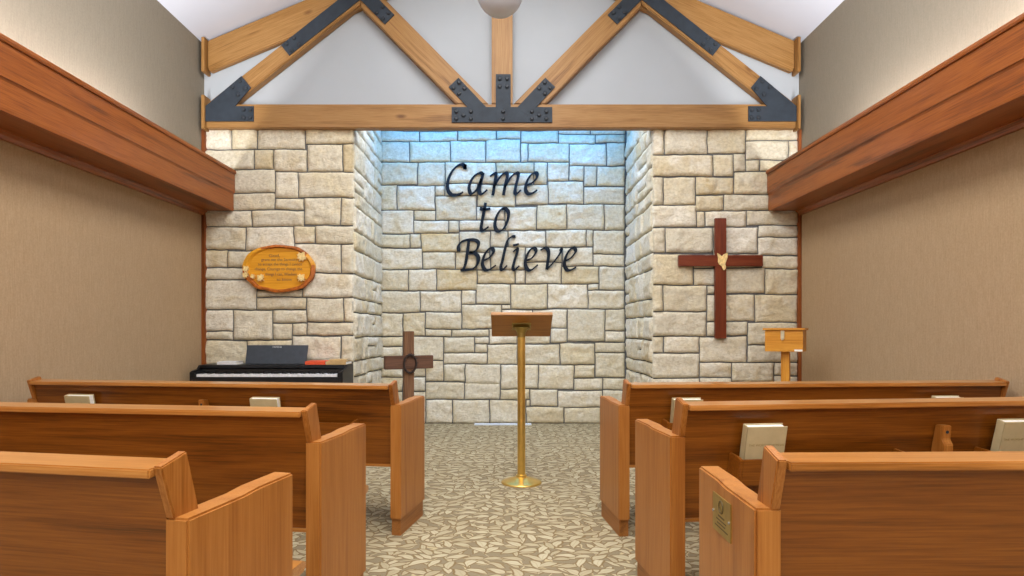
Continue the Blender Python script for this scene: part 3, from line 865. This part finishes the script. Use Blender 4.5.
rim_ring('rim_light_edge', M['plaque_wood'], 21, 38, .84, 1.005, -.012)
rim_ring('rim_light_edge', M['plaque_wood'], 0, 9, .84, 1.005, -.012)
LINES = [('God,', -.047, .118, .10), ('grant me the Serenity', -.003, .082, .327), ('to accept the things I cannot', .005, .041, .398),
         ('change, Courage to change the', -.01, -.003, .430), ('things I can, Wisdom', .014, -.050, .285), ('to know', .043, -.098, .14)]
for tx, x, z, w in LINES:
    me = text_mesh(tx, .038, ext=.0016)
    xs = [v.co.x for v in me.vertices]
    k = w/(max(xs)-min(xs))
    for v in me.vertices: v.co.x *= k
    o = link('carved_lettering', me, M['carved'], pq); o.location = (x, .0110, z); o.rotation_euler = (R(90), 0, 0)
def leaf(cx, cz, s, rot, y=-.014):
    pts = [(0, -1), (.12, -.45), (.62, -.62), (.50, -.28), (1, .02), (.72, .12), (.80, .52), (.42, .38), (.34, .62), (0, 1.05),
           (-.34, .62), (-.42, .38), (-.80, .52), (-.72, .12), (-1, .02), (-.50, -.28), (-.62, -.62), (-.12, -.45)]
    c, sn = math.cos(rot), math.sin(rot)
    bm = bmesh.new(); prism(bm, [(cx+s*(x*c-z*sn), cz+s*(x*sn+z*c)) for x, z in pts], y, .014, 'y')
    obj('carved_leaf', bm, M['leaf_wood'], pq)
leaf(.205, .105, .050, -.5); leaf(-.300, -.005, .034, .5); leaf(-.300, -.058, .034, 1.2); leaf(-.165, -.085, .038, .9); leaf(.200, -.085, .042, -.7)
leaf(-.235, -.070, .024, 2.0)

# ------------------------------------------------------------------ wall cross
wc = thing('wall_cross', 'reddish mahogany cross with a pale dove hung on the right stone wall', 'cross', (1.936, 5.43, .95))
k = 5.43/600
def cz(py): return 1.05+(330-py)*k-.95
def cxx(px): return (px-507)*k-1.928
bm = bmesh.new(); box(bm, cxx(714.4), cxx(725.6), 0, .034, cz(338.6), cz(218)); obj('upright', bm, M['mahogany'], wc, bevel=.003)
bm = bmesh.new(); box(bm, cxx(677.6), cxx(762), -.004, .03, cz(266.2), cz(255)); obj('crossbar', bm, M['mahogany_x'], wc, bevel=.003)
bm = bmesh.new()
dv = [(715.8, 253), (718.5, 254.6), (720.6, 256.6), (722.2, 254.6), (726.3, 252.8), (726.2, 257.5), (724.8, 261.5), (723.8, 264.5),
      (724.6, 267.0), (724.2, 269.0), (722.4, 270.6), (721.0, 268.4), (720.6, 266.6), (718.0, 264.6), (716.8, 262.6), (716.8, 258.4)]
prism(bm, [(cxx(a), cz(b)) for a, b in dv], -.016, -.004, 'y')
obj('dove', bm, M['leaf_wood'], wc, bevel=.002)['label'] = 'pale carved dove'

# ------------------------------------------------------------------ standing rough cross with a vine ring
sc_ = thing('standing_cross', 'dark weathered timber cross with a thorn ring standing in front of the alcove', 'cross', (-.968, 5.9, 0), R(27))
bm = bmesh.new(); box(bm, -.048, .048, -.03, .03, .03, 1.038); obj('upright', bm, M['barn'], sc_, bevel=.004)
bm = bmesh.new(); box(bm, -.245, .245, -.036, .02, .668, .798); obj('crossbar', bm, M['barn_x'], sc_, bevel=.004)
bm = bmesh.new(); box(bm, -.11, .11, -.12, .12, 0, .03); obj('base', bm, M['barn_x'], sc_, bevel=.004)
bm = bmesh.new()
for j in range(3):
    pts = []
    for i in range(40):
        a = 2*math.pi*i/40
        tw = a*5 + j*2.1
        r = 1 + .07*math.cos(tw)
        pts.append((.062*r*math.cos(a), -.050+.008*math.sin(tw), .735-.015+.088*r*math.sin(a)))
    tube(bm, pts, .006, 6, True)
rnd = random.Random(4)
for i in range(26):
    a = rnd.uniform(0, 2*math.pi); d = rnd.choice((-1, 1))
    p0 = Vector((.062*math.cos(a), -.052, .72+.088*math.sin(a)))
    p1 = p0 + Vector((math.cos(a)*.02*d, -.01, math.sin(a)*.02*d))
    tube(bm, [p0, p1], .0022, 5)
obj('thorn_ring', bm, M['vine'], sc_, smooth=True)

# ------------------------------------------------------------------ offering box on a post
ob = thing('offering_box', 'small honey pine lidded box on a post beside the right wall', 'box', (2.322, 5.0, 0), R(-33))
bm = bmesh.new(); box(bm, -.143, .143, -.105, .11, .872, 1.048); obj('box_body', bm, M['pine_x'], ob, bevel=.003)
bm = bmesh.new(); box(bm, -.158, .158, -.122, .118, 1.048, 1.066); obj('lid', bm, M['pine_x'], ob, bevel=.003)
bm = bmesh.new(); box(bm, -.032, .032, -.032, .032, .02, .872); obj('post', bm, M['pine_z'], ob, bevel=.003)
bm = bmesh.new(); box(bm, -.14, .14, -.12, .12, 0, .02); obj('foot', bm, M['pine_x'], ob, bevel=.003)
bm = bmesh.new(); box(bm, -.022, .006, -.113, -.105, .975, 1.046); box(bm, -.017, .001, -.121, -.113, .968, .99)
obj('hasp', bm, M['hasp'], ob, bevel=.002)
bm = bmesh.new(); box(bm, .080, .140, -.1062, -.105, .876, .892); obj('paper_label', bm, M['white_label'], ob)

# ------------------------------------------------------------------ wall letters (broad-nib strokes cut from plate)
NIB = R(38)
def spline(pts, n=7):
    P = [Vector((a, -b)) for a, b in pts]
    if len(P) < 3: return P
    P = [2*P[0]-P[1]] + P + [2*P[-1]-P[-2]]
    out = []
    for i in range(1, len(P)-2):
        a, b, c, d = P[i-1], P[i], P[i+1], P[i+2]
        for k in range(n):
            t = k/n
            out.append(.5*((2*b) + (c-a)*t + (2*a-5*b+4*c-d)*t*t + (3*b-a-3*c+d)*t*t*t))
    out.append(P[-2])
    return out

def letter(label, strokes, ox, oz, u, wide=29, thin=9.5):
    xs = [p[0] for s in strokes for p in s]; ys = [p[1] for s in strokes for p in s]
    cx, cy = (min(xs)+max(xs))/2, max(ys)
    bm = bmesh.new()
    nx, ny = math.cos(NIB), math.sin(NIB)
    for s in strokes:
        P = spline(s)
        L, Rr = [], []
        for i, p in enumerate(P):
            a, b = P[max(0, i-1)], P[min(len(P)-1, i+1)]
            t = (b-a).normalized(); N = Vector((-t.y, t.x))
            dn = N.x*nx + N.y*ny; dm = -N.x*ny + N.y*nx
            w = .5*math.sqrt((wide*dn)**2 + (thin*dm)**2)
            L.append(p+N*w); Rr.append(p-N*w)
        F = [[bm.verts.new(((q.x-cx)*u, yy, (q.y+cy)*u)) for q in side] for yy in (0, .022) for side in (L, Rr)]
        for i in range(len(P)-1):
            bm.faces.new((F[0][i], F[1][i], F[1][i+1], F[0][i+1]))
            bm.faces.new((F[2][i], F[2][i+1], F[3][i+1], F[3][i]))
            bm.faces.new((F[0][i], F[0][i+1], F[2][i+1], F[2][i]))
            bm.faces.new((F[1][i], F[3][i], F[3][i+1], F[1][i+1]))
        for i in (0, len(P)-1):
            bm.faces.new((F[0][i], F[2][i], F[3][i], F[1][i]))
    o = obj('wall_letter', bm, M['letter'])
    o.location = (ox+cx*u, 6.692, oz-cy*u)
    tag(o, label, 'letter', 'dark metal letters of the wall motto')
    # stand-off pin
    bm = bmesh.new()
    p = spline(strokes[0])[len(spline(strokes[0]))//2]
    tube(bm, [((p.x-cx)*u, .022, (p.y+cy)*u), ((p.x-cx)*u, .06, (p.y+cy)*u)], .004, 8)
    obj('mounting_pin', bm, M['bolt'], o)
U1, X1, Z1 = .0015486, -.747, 3.001
U2, X2, Z2 = .00147, -.6356, 2.165
letter('dark metal capital C starting the top word', [[(180, 98), (176, 78), (158, 66), (128, 74), (92, 108), (66, 155), (53, 205), (57, 252), (80, 282), (115, 286), (145, 277), (166, 265)], [(183, 66), (176, 100)]], X1, Z1, U1)
letter('dark metal small a after the capital C', [[(308, 132), (285, 127), (248, 148), (220, 190), (209, 235), (218, 272), (238, 272), (270, 238), (298, 170)], [(311, 126), (297, 185), (284, 242), (288, 272), (306, 276), (340, 248)]], X1, Z1, U1)
letter('dark metal small m in the top word', [[(360, 152), (388, 132), (402, 136), (397, 180), (380, 288)], [(386, 235), (418, 175), (455, 134), (480, 130), (483, 158), (470, 210), (457, 287)], [(464, 235), (500, 172), (535, 134), (560, 130), (562, 155), (547, 218), (540, 262), (552, 277), (582, 250)]], X1, Z1, U1)
letter('dark metal small e ending the top word', [[(624, 216), (662, 200), (694, 166), (699, 136), (680, 126), (650, 148), (624, 196), (616, 245), (632, 274), (664, 273), (700, 250)]], X1, Z1, U1)
letter('dark metal small t in the short middle word', [[(328, 343), (315, 410), (302, 480), (296, 525), (308, 542), (350, 515)], [(286, 384), (320, 391), (362, 384)]], X1, Z1, U1)
letter('dark metal small o in the short middle word', [[(466, 384), (436, 394), (408, 440), (395, 495), (405, 537), (432, 546), (464, 520), (488, 462), (492, 410), (470, 385), (452, 384)]], X1, Z1, U1)
letter('dark metal capital B starting the bottom word', [[(66, 160), (63, 125), (82, 92), (120, 76), (165, 72), (200, 80), (216, 102), (205, 142), (176, 166), (148, 172), (190, 178), (217, 212), (204, 264), (170, 294), (125, 301), (78, 303)], [(143, 78), (132, 160), (118, 250), (100, 300)]], X2, Z2, U2, 30, 10)
letter('dark metal small e right after the capital B', [[(255, 231), (300, 207), (330, 164), (318, 139), (292, 145), (260, 192), (245, 252), (262, 296), (295, 301), (348, 266)]], X2, Z2, U2, 30, 10)
letter('dark metal small l with a hooked top in the bottom word', [[(497, 47), (466, 50), (438, 78), (418, 140), (398, 230), (386, 278), (396, 301), (434, 268)]], X2, Z2, U2, 30, 10)
letter('dark metal small i in the bottom word', [[(478, 165), (508, 142), (510, 165), (490, 230), (478, 282), (490, 301), (527, 270)], [(478, 116), (500, 112), (522, 104)]], X2, Z2, U2, 30, 10)
letter('dark metal small e between the i and the v', [[(578, 231), (620, 212), (652, 166), (640, 137), (612, 146), (582, 196), (571, 252), (588, 297), (620, 301), (667, 263)]], X2, Z2, U2, 30, 10)
letter('dark metal small v in the bottom word', [[(688, 152), (718, 135), (742, 148), (748, 195), (734, 300)], [(734, 299), (785, 245), (828, 188), (846, 152), (836, 140)]], X2, Z2, U2, 30, 10)
letter('dark metal small e ending the bottom word', [[(872, 235), (915, 212), (952, 166), (944, 137), (914, 144), (882, 195), (868, 254), (885, 298), (915, 303), (957, 281)]], X2, Z2, U2, 30, 10)

# ------------------------------------------------------------------ light
def area(name, loc, rot, sx, sy, energy, col, spread=None):
    l = bpy.data.lights.new(name, 'AREA'); l.shape = 'RECTANGLE'; l.size = sx; l.size_y = sy; l.energy = energy; l.color = col
    if spread: l.spread = spread
    o = bpy.data.objects.new(name, l); COL.objects.link(o); o.location = loc; o.rotation_euler = rot
    return o
WARM = (1.0, .985, .96)
area('ridge_light', (RX, 1.6, 4.45), (0, 0, 0), 1.6, 6.0, 240, WARM)
area('rear_fill', (RX, -1.6, 3.2), (R(55), 0, 0), 3.2, 1.6, 85, WARM)  # added fill from behind the camera for lower walls and pew fronts
# cove strips inside the cornice boxes, separate tubes with gaps between
for yy, en in ((-1.9, 60), (-.4, 64), (1.1, 66), (2.6, 60), (3.95, 32)):
    area('cove_light', (XL+.10, yy, 2.22), (R(180), 0, 0), .10, 1.15, en, (1.0, .985, .96))
    area('cove_light', (XR-.10, yy, 2.22), (R(180), 0, 0), .10, 1.15, en, (1.0, .985, .96))
# cool blue strip behind the beam at the top of the alcove
area('alcove_light', (-.04, 6.30, 3.42), (R(12), 0, 0), 2.5, .25, 32, (.03, .33, .85))
area('alcove_fill', (-.04, 5.74, 3.36), (R(0), 0, 0), 2.5, .12, 21, (1.0, .985, .96))  # near-white fill added to brighten the lower alcove walls

w = bpy.data.worlds.new('world'); SC.world = w; w.use_nodes = True
w.node_tree.nodes['Background'].inputs[0].default_value = (.9, .95, 1.0, 1); w.node_tree.nodes['Background'].inputs[1].default_value = .25

# ------------------------------------------------------------------ camera
cam = bpy.data.cameras.new('camera'); co = bpy.data.objects.new('camera', cam); COL.objects.link(co)
co.location = (0, 0, 1.05); co.rotation_euler = (R(90), 0, 0)
cam.sensor_width = 36; cam.lens = 600/1024*36
cam.shift_x = 5/1024; cam.shift_y = 42/1024
cam.clip_start = .02; cam.clip_end = 50
SC.camera = co
SC.view_settings.view_transform = 'Standard'
SC.view_settings.look = 'None'
SC.view_settings.exposure = 0.0
